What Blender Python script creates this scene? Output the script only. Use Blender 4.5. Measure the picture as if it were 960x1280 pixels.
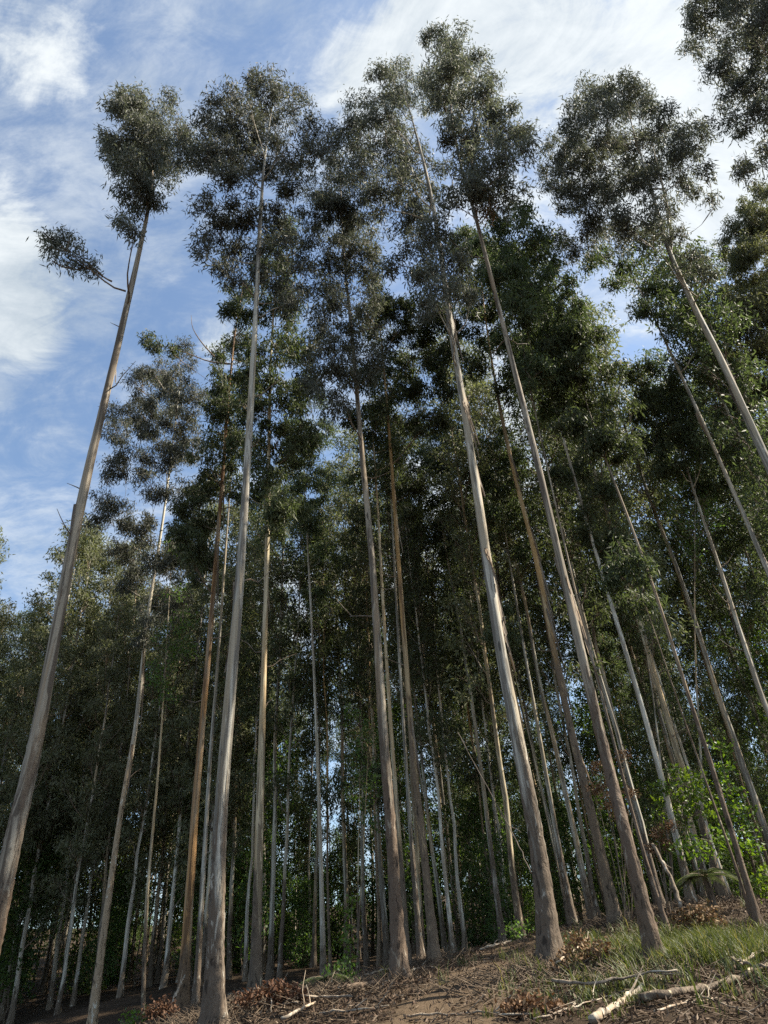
import bpy, math
import numpy as np
from mathutils import Matrix, Vector

for o in list(bpy.data.objects):
    bpy.data.objects.remove(o, do_unlink=True)
SC = bpy.context.scene
COL = SC.collection
R = math.radians

# ------------------------------------------------------------------ camera
FPX, EYE = 887.0, 1.6                       # focal length in photo pixels (960 x 1280), eye height
_u = np.array([-99, 1310, -887.0]); _u /= np.linalg.norm(_u)       # zenith direction in camera axes
_f = np.array([0, 0, -1.0]); _fh = _f - _f.dot(_u) * _u; _fh /= np.linalg.norm(_fh)
CM = np.array([np.cross(_fh, _u), _fh, _u])  # camera axes -> world
cam = bpy.data.cameras.new("camera"); camo = bpy.data.objects.new("camera", cam); COL.objects.link(camo)
cam.sensor_fit = 'VERTICAL'; cam.sensor_height = 36; cam.lens = FPX / 1280 * 36
cam.clip_start = .05; cam.clip_end = 3000
mw = Matrix.Identity(4)
for i in range(3):
    for j in range(3):
        mw[i][j] = CM[i, j]
mw[2][3] = EYE
camo.matrix_world = mw
SC.camera = camo

def ray(x, y):
    v = CM @ np.array([x - 480.0, -(y - 640.0), -FPX])
    return v / np.linalg.norm(v)

def at(x, y, d):                              # point on the pixel's ray at horizontal distance d
    v = ray(x, y)
    return np.array([0, 0, EYE]) + v * d / math.hypot(v[0], v[1])

def inplane(x, y, b):                         # pixel's ray met with the upright plane through base b, facing the viewer
    n = np.array([b[0], b[1], 0.0]); n /= np.linalg.norm(n)
    v = ray(x, y)
    return np.array([0, 0, EYE]) + v * n.dot(b) / n.dot(v)

def depth(p):
    return -(CM.T @ (np.asarray(p) - np.array([0, 0, EYE])))[2]

# ------------------------------------------------------------------ light
SUN_AZ, SUN_EL = 85.0, 48.0                  # azimuth to the right of the viewing direction (+Y)
sd = bpy.data.lights.new("sun", 'SUN'); sd.energy = 5.0; sd.angle = R(.53); sd.color = (1, .91, .76)
so = bpy.data.objects.new("sun", sd); COL.objects.link(so)
sv = Vector((math.sin(R(SUN_AZ)) * math.cos(R(SUN_EL)), math.cos(R(SUN_AZ)) * math.cos(R(SUN_EL)), math.sin(R(SUN_EL))))
so.rotation_euler = sv.to_track_quat('Z', 'Y').to_euler()
SC.view_settings.view_transform = 'Standard'; SC.view_settings.look = 'None'
SC.view_settings.exposure = 1.35; SC.view_settings.gamma = 1; SC.view_settings.use_curve_mapping = False
SC.cycles.max_bounces = 4; SC.cycles.diffuse_bounces = 3; SC.cycles.glossy_bounces = 2
SC.cycles.transmission_bounces = 3; SC.cycles.use_denoising = False
SC.cycles.sample_clamp_indirect = 4; SC.cycles.sample_clamp_direct = 4

class NT:                                     # tiny node-tree helper
    def __init__(self, nt): self.nt = nt; nt.nodes.clear()
    def n(self, typ, **kw):
        nd = self.nt.nodes.new(typ)
        for k, v in kw.items():
            if k.startswith('i_'):
                nd.inputs[int(k[2:])].default_value = v
            else:
                setattr(nd, k, v)
        return nd
    def l(self, a, b): self.nt.links.new(a, b)
    def math(self, op, a, b=None, clamp=False):
        nd = self.nt.nodes.new('ShaderNodeMath'); nd.operation = op; nd.use_clamp = clamp
        for k, v in enumerate((a, b)):
            if v is None: continue
            if isinstance(v, (int, float)): nd.inputs[k].default_value = v
            else: self.l(v, nd.inputs[k])
        return nd.outputs[0]
    def mix(self, f, a, b):
        nd = self.nt.nodes.new('ShaderNodeMix'); nd.data_type = 'RGBA'
        for k, v in ((0, f), (6, a), (7, b)):
            if isinstance(v, (int, float)): nd.inputs[k].default_value = v
            elif isinstance(v, tuple): nd.inputs[k].default_value = (*v, 1)
            else: self.l(v, nd.inputs[k])
        return nd.outputs[2]
    def rng(self, v, a, b, c=0.0, d=1.0, smooth=False):
        nd = self.nt.nodes.new('ShaderNodeMapRange')
        if smooth: nd.interpolation_type = 'SMOOTHSTEP'
        self.l(v, nd.inputs[0])
        for k, x in zip((1, 2, 3, 4), (a, b, c, d)): nd.inputs[k].default_value = x
        return nd.outputs[0]

world = bpy.data.worlds.new("World"); SC.world = world; world.use_nodes = True
w = NT(world.node_tree)
sky = w.n('ShaderNodeTexSky'); sky.sky_type = 'NISHITA'; sky.sun_disc = False
sky.sun_elevation = R(SUN_EL); sky.sun_rotation = R(SUN_AZ)
sky.altitude = 300; sky.air_density = 1.0; sky.dust_density = 1.2; sky.ozone_density = 1.4
tc = w.n('ShaderNodeTexCoord')
nrm = w.n('ShaderNodeVectorMath', operation='NORMALIZE'); w.l(tc.outputs['Generated'], nrm.inputs[0])
sep = w.n('ShaderNodeSeparateXYZ'); w.l(nrm.outputs[0], sep.inputs[0])
den = w.math('ADD', w.math('MAXIMUM', sep.outputs[2], 0.0), .35)
cmb = w.n('ShaderNodeCombineXYZ'); w.l(w.math('DIVIDE', sep.outputs[0], den), cmb.inputs[0]); w.l(w.math('DIVIDE', sep.outputs[1], den), cmb.inputs[1])
def cloud_noise(scale, detail, rough, dist, off):
    mp = w.n('ShaderNodeMapping'); mp.inputs['Location'].default_value = off
    mp.inputs['Rotation'].default_value = (0, 0, R(35)); mp.inputs['Scale'].default_value = (1, 1.7, 1)
    w.l(cmb.outputs[0], mp.inputs[0])
    n_ = w.n('ShaderNodeTexNoise'); n_.inputs['Scale'].default_value = scale; n_.inputs['Detail'].default_value = detail
    n_.inputs['Roughness'].default_value = rough; n_.inputs['Distortion'].default_value = dist
    w.l(mp.outputs[0], n_.inputs['Vector']); return n_.outputs['Fac']
wisp = cloud_noise(4.2, 12, .66, .7, (3.1, 1.7, 0))
fine = cloud_noise(13.0, 10, .66, .6, (8.1, 4.7, 0))
big = cloud_noise(1.3, 4, .5, .2, (1.3, 6.2, 0))
# broad cloud banks of this day's sky: (photo pixel, angular radius, weight)
BANKS = [(10, 365, 5.5, .62), (-45, 335, 7, .5), (40, 20, 5, .30), (-20, 30, 6, .2), (500, 85, 5, .42), (415, 150, 5, .3), (455, 115, 4, .25), (610, 10, 7, .5), (560, 40, 5, .25), (720, 60, 11, .22), (870, 160, 7, .5),
         (930, 220, 9, .3), (1010, 120, 15, .25), (850, 20, 11, .22), (275, 425, 2.2, .4), (330, 745, 5, .4), (480, 700, 8, .3), (640, 560, 8, .5), (760, 560, 12, .3),
         (560, 900, 18, .25), (60, 520, 7, .12), (750, 180, 9, .2)]
acc = None
for (px, py, rad, wt) in BANKS:
    v = ray(px, py)
    dp = w.n('ShaderNodeVectorMath', operation='DOT_PRODUCT'); w.l(nrm.outputs[0], dp.inputs[0]); dp.inputs[1].default_value = tuple(v)
    b_ = w.rng(dp.outputs['Value'], math.cos(R(rad * 1.25)), math.cos(R(rad * .2)), 0, wt, True)
    acc = b_ if acc is None else w.math('ADD', acc, b_)
mixn = w.math('ADD', w.math('MULTIPLY', wisp, .66), w.math('MULTIPLY', fine, .34))
dens = w.math('ADD', w.math('MULTIPLY', mixn, 2.7), w.math('MULTIPLY', big, .35))
dens = w.math('ADD', dens, w.math('MULTIPLY', acc, .72))
cl = w.rng(dens, 1.54, 2.18, 0, 1, True)
veil = w.rng(w.math('ADD', w.math('MULTIPLY', cloud_noise(2.3, 12, .7, 1.1, (5.3, 9.2, 0)), .7), w.math('MULTIPLY', fine, .3)), .40, .63, .06, .62, True)
cl = w.math('MAXIMUM', cl, veil)
shade = w.rng(w.math('ADD', w.math('ADD', w.math('MULTIPLY', big, .45), w.math('MULTIPLY', wisp, .5)), w.math('MULTIPLY', fine, .2)), .46, .70, 0, 1, True)
ccol = w.mix(shade, (2.9, 3.35, 3.75), (5.3, 5.55, 5.6))
skym = w.n('ShaderNodeVectorMath', operation='MULTIPLY'); w.l(sky.outputs[0], skym.inputs[0]); skym.inputs[1].default_value = (1.18, 1.25, 1.24)
final = w.mix(w.math('MULTIPLY', cl, .93), skym.outputs[0], ccol)
bg = w.n('ShaderNodeBackground'); w.l(final, bg.inputs[0]); bg.inputs[1].default_value = .075
w.l(bg.outputs[0], w.n('ShaderNodeOutputWorld').inputs[0])

# ------------------------------------------------------------------ materials
def material(name):
    m = bpy.data.materials.new(name); m.use_nodes = True
    return m, NT(m.node_tree)

def bark(name, light, dark, accent, base, base_h, rough_amt=1.0, acc_amt=.75):
    """streaked smooth bark above, dark flaky bark up to about base_h metres"""
    m, t = material(name)
    tc = t.n('ShaderNodeTexCoord'); oi = t.n('ShaderNodeObjectInfo')
    offv = t.n('ShaderNodeVectorMath', operation='SCALE'); t.l(oi.outputs['Location'], offv.inputs[0]); offv.inputs[3].default_value = 1.37
    co = t.n('ShaderNodeVectorMath', operation='ADD'); t.l(tc.outputs['Object'], co.inputs[0]); t.l(offv.outputs[0], co.inputs[1])
    def noise(sc, scale=1, detail=5, rough=.6, dist=0):
        mp = t.n('ShaderNodeMapping'); mp.inputs['Scale'].default_value = sc; t.l(co.outputs[0], mp.inputs[0])
        n_ = t.n('ShaderNodeTexNoise'); n_.inputs['Scale'].default_value = scale; n_.inputs['Detail'].default_value = detail
        n_.inputs['Roughness'].default_value = rough; n_.inputs['Distortion'].default_value = dist
        t.l(mp.outputs[0], n_.inputs['Vector']); return n_.outputs['Fac']
    streak = noise((8, 8, .20), 1, 5, .6, .5)
    patch = noise((3.2, 3.2, .22), 1, 4, .55, .6)
    finest = noise((22, 22, .55), 1, 3, .55)
    blot = noise((6, 6, 1.1), 1, 5, .6, .8)
    flake = noise((9, 9, 2.6), 1, 5, .62, .7)
    c = t.mix(t.rng(streak, .40, .56, 0, 1, True), light, dark)
    c = t.mix(t.math('MULTIPLY', t.rng(patch, .49, .56, 0, 1, True), acc_amt), c, accent)
    c = t.mix(t.math('MULTIPLY', t.rng(finest, .52, .72, 0, 1), .35), c, tuple(x * .45 for x in dark))
    c = t.mix(t.math('MULTIPLY', t.rng(blot, .60, .70, 0, 1, True), .5), c, tuple(x * .5 for x in dark))
    cream = noise((4.5, 4.5, .5), 1.3, 5, .6, 1.0)
    c = t.mix(t.math('MULTIPLY', t.rng(cream, .56, .62, 0, 1, True), .55), c, tuple(min(x * 1.3, .72) for x in light))
    mpv = t.n('ShaderNodeMapping'); mpv.inputs['Scale'].default_value = (3.4, 3.4, .8); t.l(co.outputs[0], mpv.inputs[0])
    vo = t.n('ShaderNodeTexVoronoi'); vo.inputs['Scale'].default_value = 1; t.l(mpv.outputs[0], vo.inputs['Vector'])
    c = t.mix(t.rng(vo.outputs['Distance'], .13, .07, 0, .8, True), c, tuple(x * .35 for x in dark))
    sx = t.n('ShaderNodeSeparateXYZ'); t.l(tc.outputs['Object'], sx.inputs[0])
    edge = t.math('ADD', sx.outputs[2], t.math('MULTIPLY', t.math('SUBTRACT', patch, .5), -base_h * 2.6))
    edge = t.math('ADD', edge, t.math('MULTIPLY', t.math('SUBTRACT', blot, .5), -base_h * 1.2))
    low = t.rng(edge, base_h * .75, base_h * 1.25, 1, 0, True)
    bc = t.mix(t.rng(flake, .34, .46, 0, 1, True), tuple(x * .3 for x in base), base)
    bc = t.mix(t.rng(flake, .58, .68, 0, .85, True), bc, light)
    c = t.mix(low, c, bc)
    p = t.n('ShaderNodeBsdfPrincipled'); t.l(c, p.inputs['Base Color']); p.inputs['Roughness'].default_value = .78
    p.inputs['Specular IOR Level'].default_value = .25
    h = t.math('ADD', t.math('MULTIPLY', streak, .6), t.math('MULTIPLY', finest, .3))
    h = t.math('ADD', h, t.math('MULTIPLY', t.math('MULTIPLY', flake, low), 2.2))
    bp = t.n('ShaderNodeBump'); bp.inputs['Strength'].default_value = .9 * rough_amt; bp.inputs['Distance'].default_value = .03
    t.l(h, bp.inputs['Height']); t.l(bp.outputs[0], p.inputs['Normal'])
    t.l(p.outputs[0], t.n('ShaderNodeOutputMaterial').inputs[0])
    return m

def leafmat(name, ca, cb, cc, rough=.42, spec=.5, trans=.28, tcol=None):
    m, t = material(name)
    g = t.n('ShaderNodeNewGeometry'); oi = t.n('ShaderNodeObjectInfo')
    rnd = g.outputs['Random Per Island']
    c = t.mix(t.rng(rnd, 0, .6), ca, cb); c = t.mix(t.rng(rnd, .82, 1.0, 0, 1), c, cc)
    hv = t.n('ShaderNodeHueSaturation'); hv.inputs['Value'].default_value = 1
    t.l(t.rng(oi.outputs['Random'], 0, 1, .8, 1.2), hv.inputs['Value']); t.l(t.rng(oi.outputs['Random'], 0, 1, .485, .512), hv.inputs['Hue'])
    t.l(c, hv.inputs['Color'])
    p = t.n('ShaderNodeBsdfPrincipled'); t.l(hv.outputs[0], p.inputs['Base Color'])
    p.inputs['Roughness'].default_value = rough; p.inputs['Specular IOR Level'].default_value = spec
    tr = t.n('ShaderNodeBsdfTranslucent')
    tm = t.n('ShaderNodeVectorMath', operation='MULTIPLY'); t.l(hv.outputs[0], tm.inputs[0]); tm.inputs[1].default_value = tcol or (1.7, 1.9, .7)
    t.l(tm.outputs[0], tr.inputs[0])
    mx = t.n('ShaderNodeMixShader', i_0=trans); t.l(p.outputs[0], mx.inputs[1]); t.l(tr.outputs[0], mx.inputs[2])
    t.l(mx.outputs[0], t.n('ShaderNodeOutputMaterial').inputs[0])
    return m

M = {
 'grey':   bark('bark_grey', (.46, .43, .36), (.16, .142, .115), (.38, .31, .21), (.13, .098, .070), 3.4),
 'brown':  bark('bark_brown', (.32, .275, .21), (.115, .090, .066), (.30, .22, .14), (.135, .096, .067), 4.6),
 'tan':    bark('bark_tan', (.50, .42, .28), (.20, .155, .10), (.42, .30, .16), (.13, .098, .068), 2.6),
 'amber':  bark('bark_amber', (.44, .33, .19), (.18, .115, .06), (.46, .28, .11), (.17, .125, .085), 7.0),
 'orange': bark('bark_orange', (.42, .235, .095), (.14, .078, .038), (.32, .25, .17), (.13, .085, .05), 1.6, .8),
 'pale':   bark('bark_pale', (.62, .58, .49), (.32, .28, .225), (.46, .36, .23), (.18, .14, .10), 1.4, .7, .35),
 'paletop': bark('bark_white_over_tan', (.60, .57, .48), (.30, .265, .21), (.46, .36, .22), (.36, .265, .17), 8.5, .8, .3),
 'stand':  bark('bark_stand', (.46, .43, .35), (.16, .138, .11), (.40, .29, .17), (.12, .092, .065), 2.2),
 'twig':   bark('bark_twig', (.24, .20, .155), (.12, .095, .075), (.22, .15, .09), (.12, .095, .075), .01, .4),
 'straw':  bark('dry_twigs', (.16, .122, .084), (.062, .045, .031), (.12, .083, .053), (.1, .07, .05), .01, .4),
 'dead':   bark('dead_wood', (.46, .40, .31), (.20, .165, .125), (.36, .26, .17), (.25, .2, .15), .01, .8),
}
M['leaf'] = leafmat('leaf_greygreen', (.074, .079, .066), (.112, .117, .096), (.19, .19, .16), .6, .22, .28, (1.3, 1.4, .95))
M['leafg'] = leafmat('leaf_green', (.052, .065, .036), (.082, .100, .052), (.15, .165, .085), .58, .22, .36, (1.3, 1.45, .8))
M['leafo'] = leafmat('leaf_olive', (.105, .116, .068), (.155, .165, .096), (.22, .22, .135), .6, .22, .32, (1.3, 1.4, .8))
M['leafu'] = leafmat('leaf_understory', (.042, .072, .025), (.072, .112, .036), (.12, .17, .055), .5, .25, .42)
M['leafl'] = leafmat('leaf_lime', (.070, .13, .020), (.11, .19, .032), (.16, .24, .055), .45, .4, .42, (1.6, 1.6, .5))
M['leafd'] = leafmat('leaf_dead', (.10, .052, .026), (.17, .10, .055), (.28, .20, .12), .7, .2, .15, (1.1, 1.0, .8))
M['litter'] = leafmat('leaf_litter', (.046, .029, .018), (.100, .066, .042), (.26, .20, .14), .75, .2, .05, (1, 1, .8))
M['grass'] = leafmat('grass_blade', (.052, .076, .024), (.095, .110, .045), (.28, .24, .14), .55, .25, .3, (1.4, 1.4, .6))

def ground_mat():
    m, t = material('forest_floor')
    tc = t.n('ShaderNodeTexCoord')
    def noise(s, d=6, r=.6):
        n_ = t.n('ShaderNodeTexNoise'); n_.inputs['Scale'].default_value = s; n_.inputs['Detail'].default_value = d
        n_.inputs['Roughness'].default_value = r; t.l(tc.outputs['Object'], n_.inputs['Vector']); return n_.outputs['Fac']
    a, b, c = noise(.55, 5), noise(7, 8, .7), noise(40, 5, .7)
    col = t.mix(t.rng(a, .38, .62, 0, 1, True), (.042, .029, .019), (.078, .054, .035))
    col = t.mix(t.rng(b, .42, .66, 0, 1, True), col, (.035, .025, .017))
    col = t.mix(t.rng(c, .55, .70, 0, .7, True), col, (.17, .13, .09))
    sx = t.n('ShaderNodeSeparateXYZ'); t.l(tc.outputs['Object'], sx.inputs[0])
    # worn track running up the slope past the stoutest trunk
    cx = t.math('ADD', t.math('MULTIPLY', sx.outputs[1], TRK[0]), TRK[1])
    off = t.math('ABSOLUTE', t.math('SUBTRACT', sx.outputs[0], cx))
    off = t.math('ADD', off, t.math('MULTIPLY', t.math('SUBTRACT', b, .5), 1.6))
    trk = t.math('MULTIPLY', t.rng(off, .75, 1.25, 1, 0, True), .85)
    col = t.mix(trk, col, t.mix(t.rng(c, .4, .65), (.150, .108, .070), (.075, .053, .034)))
    p = t.n('ShaderNodeBsdfPrincipled'); t.l(col, p.inputs['Base Color']); p.inputs['Roughness'].default_value = .95
    p.inputs['Specular IOR Level'].default_value = .1
    bp = t.n('ShaderNodeBump'); bp.inputs['Strength'].default_value = 1; bp.inputs['Distance'].default_value = .05
    t.l(t.math('ADD', b, t.math('MULTIPLY', c, .5)), bp.inputs['Height']); t.l(bp.outputs[0], p.inputs['Normal'])
    t.l(p.outputs[0], t.n('ShaderNodeOutputMaterial').inputs[0])
    return m

# ------------------------------------------------------------------ mesh helpers
def mesh(name, verts, faces, mats, mi=None, smooth=True):
    """faces: list of (k, Nxk int arrays); mi: matching list of material indices"""
    me = bpy.data.meshes.new(name)
    verts = np.asarray(verts, np.float32)
    me.vertices.add(len(verts)); me.vertices.foreach_set('co', verts.ravel())
    loops = np.concatenate([f.ravel() for f in faces]).astype(np.int32)
    tot = np.concatenate([np.full(len(f), f.shape[1], np.int32) for f in faces])
    st = np.concatenate([[0], np.cumsum(tot)[:-1]]).astype(np.int32)
    me.loops.add(len(loops)); me.loops.foreach_set('vertex_index', loops)
    me.polygons.add(len(tot)); me.polygons.foreach_set('loop_start', st); me.polygons.foreach_set('loop_total', tot)
    if mi is not None:
        me.polygons.foreach_set('material_index', np.concatenate([np.full(len(f), k, np.int32) for f, k in zip(faces, mi)]))
    me.polygons.foreach_set('use_smooth', np.full(len(tot), smooth))
    for m in mats: me.materials.append(m)
    me.update(calc_edges=True)
    return me

def link(name, data, parent=None, loc=(0, 0, 0)):
    o = bpy.data.objects.new(name, data); COL.objects.link(o); o.location = loc
    if parent is not None: o.parent = parent
    return o

def tag(o, label, cat, group=None, kind=None):
    if label: o['label'] = label
    if cat: o['category'] = cat
    if group: o['group'] = group
    if kind: o['kind'] = kind
    return o

def spline(pts, n):
    pts = np.asarray(pts, float); k = len(pts)
    if k == 2:
        return pts[0] + (pts[1] - pts[0]) * np.linspace(0, 1, n)[:, None]
    P = np.vstack([2 * pts[0] - pts[1], pts, 2 * pts[-1] - pts[-2]])
    seg = np.linalg.norm(np.diff(pts, axis=0), axis=1); cum = np.concatenate([[0], np.cumsum(seg)])
    s = np.linspace(0, cum[-1], n); i = np.clip(np.searchsorted(cum, s, 'right') - 1, 0, k - 2)
    t = ((s - cum[i]) / np.maximum(seg[i], 1e-9))[:, None]
    a, b, c, d = P[i], P[i + 1], P[i + 2], P[i + 3]
    return .5 * (2 * b + (c - a) * t + (2 * a - 5 * b + 4 * c - d) * t * t + (3 * b - a - 3 * c + d) * t ** 3)

def tube(path, rad, sides=6, jit=0.0, rng=None, flare=None):
    """verts and quads of a tapered tube along path (ends closed by a point-like cap)"""
    path = np.asarray(path, float); n = len(path); rad = np.broadcast_to(np.asarray(rad, float), (n,))
    tg = np.gradient(path, axis=0); tg /= np.linalg.norm(tg, axis=1)[:, None] + 1e-12
    ref = np.array([0, 1.0, 0]) if abs(tg[0][1]) < .8 else np.array([1.0, 0, 0])
    a = np.cross(tg, ref); a /= np.linalg.norm(a, axis=1)[:, None] + 1e-12
    b = np.cross(tg, a)
    th = np.arange(sides) * 2 * math.pi / sides
    rr = np.repeat(rad[:, None], sides, 1)
    if rng is not None and np.any(jit):
        rr = rr * (1 + jit * rng.standard_normal((n, sides)))
    if flare is not None: rr = rr * flare(th, path)
    V = path[:, None, :] + rr[:, :, None] * (np.cos(th)[None, :, None] * a[:, None, :] + np.sin(th)[None, :, None] * b[:, None, :])
    V = V.reshape(-1, 3)
    i = np.arange(n - 1)[:, None] * sides; j = np.arange(sides)[None, :]; j2 = (j + 1) % sides
    Q = np.stack([i + j, i + j2, i + sides + j2, i + sides + j], -1).reshape(-1, 4)
    return V, Q

def twigs(A, B, r0, r1):
    """many straight three-sided twigs from A to B"""
    A = np.asarray(A, float).reshape(-1, 3); B = np.asarray(B, float).reshape(-1, 3); n = len(A)
    t = B - A; t /= np.linalg.norm(t, axis=1)[:, None] + 1e-9
    a = np.cross(t, [.3, .2, .93]); a /= np.linalg.norm(a, axis=1)[:, None] + 1e-9
    b = np.cross(t, a); V = []
    for P, r in ((A, r0), (B, r1)):
        for k in range(3):
            th = k * 2.0944; V.append(P + r * (math.cos(th) * a + math.sin(th) * b))
    V = np.stack(V, 1).reshape(-1, 3)
    base = np.arange(n)[:, None] * 6
    Q = np.concatenate([base + np.array([[0, 1, 4, 3]]), base + np.array([[1, 2, 5, 4]]), base + np.array([[2, 0, 3, 5]])])
    return V, Q

def leaves(P, rng, L, W, droop, spread=.75):
    n = len(P)
    d = rng.standard_normal((n, 3)) * spread; d[:, 2] -= droop
    d /= np.linalg.norm(d, axis=1)[:, None] + 1e-9
    s = np.cross(d, rng.standard_normal((n, 3))); s /= np.linalg.norm(s, axis=1)[:, None] + 1e-9
    nn = np.cross(s, d)
    Ls = (L * rng.uniform(.6, 1.25, n))[:, None]; Ws = (W * rng.uniform(.7, 1.2, n))[:, None]
    cv = rng.uniform(-.12, .12, n)[:, None] * Ls
    V = np.stack([P, P + d * Ls * .42 + s * Ws * .5 + nn * Ws * .18, P + d * Ls + nn * cv, P + d * Ls * .42 - s * Ws * .5 + nn * Ws * .18], 1).reshape(-1, 3)
    b = np.arange(n)[:, None] * 4
    F = np.concatenate([b + np.array([[0, 1, 2]]), b + np.array([[0, 2, 3]])])
    return V, F

class Acc:                                    # collects geometry with one material index for each piece
    def __init__(self): self.v = []; self.f = []; self.m = []; self.n = 0
    def add(self, VF, mi):
        V, F = VF
        if len(V) == 0: return
        self.v.append(V); self.f.append(F + self.n); self.m.append(mi); self.n += len(V)
    def build(self, name, mats): return mesh(name, np.concatenate(self.v), self.f, mats, self.m)

def clump_leaves(C, r, n_sub, n_leaf, rng, flat=.8, sub=.36):
    """leaf positions bunched round twig tips inside a ball; returns tips and leaf points"""
    u = rng.standard_normal((n_sub, 3)); u /= np.linalg.norm(u, axis=1)[:, None]
    rad = r * (.35 + .65 * rng.random(n_sub) ** .5)
    tips = C + u * rad[:, None] * np.array([1, 1, flat])
    k = rng.integers(0, n_sub, n_leaf)
    sz = rng.uniform(.6, 1.25, n_sub) * sub
    L = tips[k] + np.clip(rng.standard_normal((n_leaf, 3)), -1.7, 1.7) * sz[k][:, None] * np.array([1, 1, .8])
    return tips, L

PROF_H = np.array([0, .06, .25, .45, .65, .8, .9, 1.0]); PROF_R = np.array([1, .80, .60, .50, .40, .26, .15, .05])

# ------------------------------------------------------------------ the trees at the edge, measured from the photograph
# key: distance, base pixel, base width px, trunk pixels going up, bark, leaf material, crown blobs (x, y, r), leaf density, label
T = {}
def tree(key, d, base, w_, path, bark_, leaf_, blobs, label, dens=1.0, extra=None):
    T[key] = dict(d=d, base=base, w=w_, path=path, bark=bark_, leaf=leaf_, blobs=blobs, label=label, dens=dens, extra=extra)

tree('H1', 17, (-42, 1335), 36, [(10, 1080), (45, 925), (100, 635), (150, 420), (185, 262), (190, 200), (178, 125)], 'brown', 'leaf',
     [(178, 128, 20), (160, 148, 24), (200, 150, 26), (222, 165, 20), (150, 178, 20), (180, 178, 30), (212, 190, 28), (170, 205, 26), (200, 218, 26), (232, 190, 18), (150, 205, 14),
      (165, 235, 20), (190, 240, 18), (160, 265, 15), (158, 288, 12), (135, 175, 11), (82, 312, 20, (157, 364)), (64, 296, 13, (88, 315)), (100, 322, 17, (128, 345)), (112, 335, 11, (140, 352)), (66, 318, 9, (88, 315))],
     'solitary grey-brown eucalyptus with one leafy side branch far below its small crown')
tree('H2', 15, (267, 1285), 28, [(277, 1005), (300, 720), (316, 460), (326, 265), (332, 190), (345, 100)], 'grey', 'leaf',
     [(348, 104, 17), (330, 118, 22), (290, 125, 20), (268, 150, 22), (300, 150, 28), (335, 155, 28), (375, 135, 20), (388, 160, 20), (392, 190, 16), (370, 185, 26), (280, 185, 26), (312, 190, 28),
      (345, 205, 22), (258, 195, 16), (295, 225, 24), (360, 225, 20), (255, 265, 18), (275, 292, 24), (250, 308, 13), (300, 265, 20), (300, 315, 22), (345, 270, 22), (358, 310, 22), (285, 340, 20), (340, 345, 20), (365, 375, 15)],
     'tall eucalyptus with sunlit tan trunk and rough dark foot standing beside the orange trunk')
tree('H3', 21, (319, 1242), 17, [(325, 1000), (330, 830), (335, 640), (339, 440), (350, 300)], 'tan', 'leafg',
     [(350, 300, 22), (342, 345, 24), (360, 385, 20), (325, 390, 22), (345, 430, 25), (365, 445, 18), (330, 470, 24), (360, 500, 22), (320, 520, 20), (350, 545, 26), (330, 585, 24), (365, 580, 20), (345, 625, 22), (318, 610, 16), (372, 640, 18), (378, 425, 18), (382, 475, 20), (312, 445, 18), (305, 480, 18), (375, 530, 20), (388, 560, 16), (320, 560, 20), (340, 660, 18)],
     'straight yellowish-tan eucalyptus trunk with dark bushy upper half, next to the rough-footed tall one')
tree('H4', 24, (227, 1272), 17, [(245, 1000), (262, 800), (277, 610), (291, 440), (305, 350)], 'orange', 'leafg',
     [(303, 360, 16), (295, 395, 18), (300, 430, 20), (272, 440, 16), (285, 475, 22), (265, 500, 18), (300, 505, 22), (280, 535, 22), (262, 560, 20), (295, 560, 22), (275, 595, 20), (255, 615, 22), (240, 645, 22), (235, 680, 24), (255, 705, 20), (300, 610, 16), (265, 655, 18), (193, 432, 7), (184, 425, 6), (215, 437, 6)],
     'eucalyptus with bright orange-brown peeling bark', extra='bare')
tree('H5', 27, (244, 1266), 10, [(262, 960), (272, 830), (284, 660), (296, 500)], 'grey', 'leafg',
     [(296, 500, 18), (285, 540, 18), (305, 560, 18), (290, 600, 16)], 'thin grey eucalyptus hugging the orange trunk', .8)
tree('H6', 29, (112, 1302), 13, [(132, 1150), (152, 1010), (170, 905), (185, 770), (205, 640), (217, 545), (228, 460)], 'paletop', 'leaf',
     [(226, 450, 20), (200, 462, 20), (178, 485, 22), (215, 485, 26), (240, 500, 20), (155, 515, 16), (190, 520, 26), (225, 530, 26), (145, 540, 18), (170, 560, 24), (205, 570, 26), (240, 560, 18), (148, 585, 18), (185, 605, 22), (225, 610, 22), (130, 625, 16), (122, 650, 12),
      (155, 640, 20), (245, 620, 16), (180, 660, 22), (230, 660, 24), (150, 685, 20), (205, 700, 24), (170, 720, 20), (235, 705, 20), (200, 750, 22), (225, 750, 18), (180, 780, 18)],
     'eucalyptus with white upper trunk and open airy crown, tan and flaky lower down', 1.1)
tree('H12', 33, (405, 1237), 9, [(400, 1040), (393, 850), (385, 690), (378, 560)], 'pale', 'leafg',
     [(385, 500, 25), (370, 540, 25), (400, 545, 25), (385, 590, 25), (410, 610, 22), (365, 620, 22), (390, 650, 22), (395, 745, 16), (410, 690, 18)], 'slim chalk-white eucalyptus trunk shining in the dark stand')
tree('H14', 18, (500, 1230), 21.5, [(490, 1060), (478, 900), (465, 700), (452, 560), (440, 420), (430, 320), (425, 215)], 'brown', 'leaf',
     [(425, 215, 22), (405, 235, 24), (440, 245, 24), (390, 265, 20), (420, 275, 26), (450, 285, 24), (400, 305, 22), (435, 320, 26), (465, 320, 22), (410, 340, 22), (450, 360, 24), (425, 385, 22), (405, 400, 16), (460, 395, 20), (440, 420, 20), (420, 440, 18), (398, 430, 18), (395, 470, 18), (432, 465, 20), (462, 445, 20), (415, 500, 18), (380, 320, 16), (385, 360, 14)],
     'thick eucalyptus with long rough brown foot and a sunlit edge, blackened at ground level')
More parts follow.
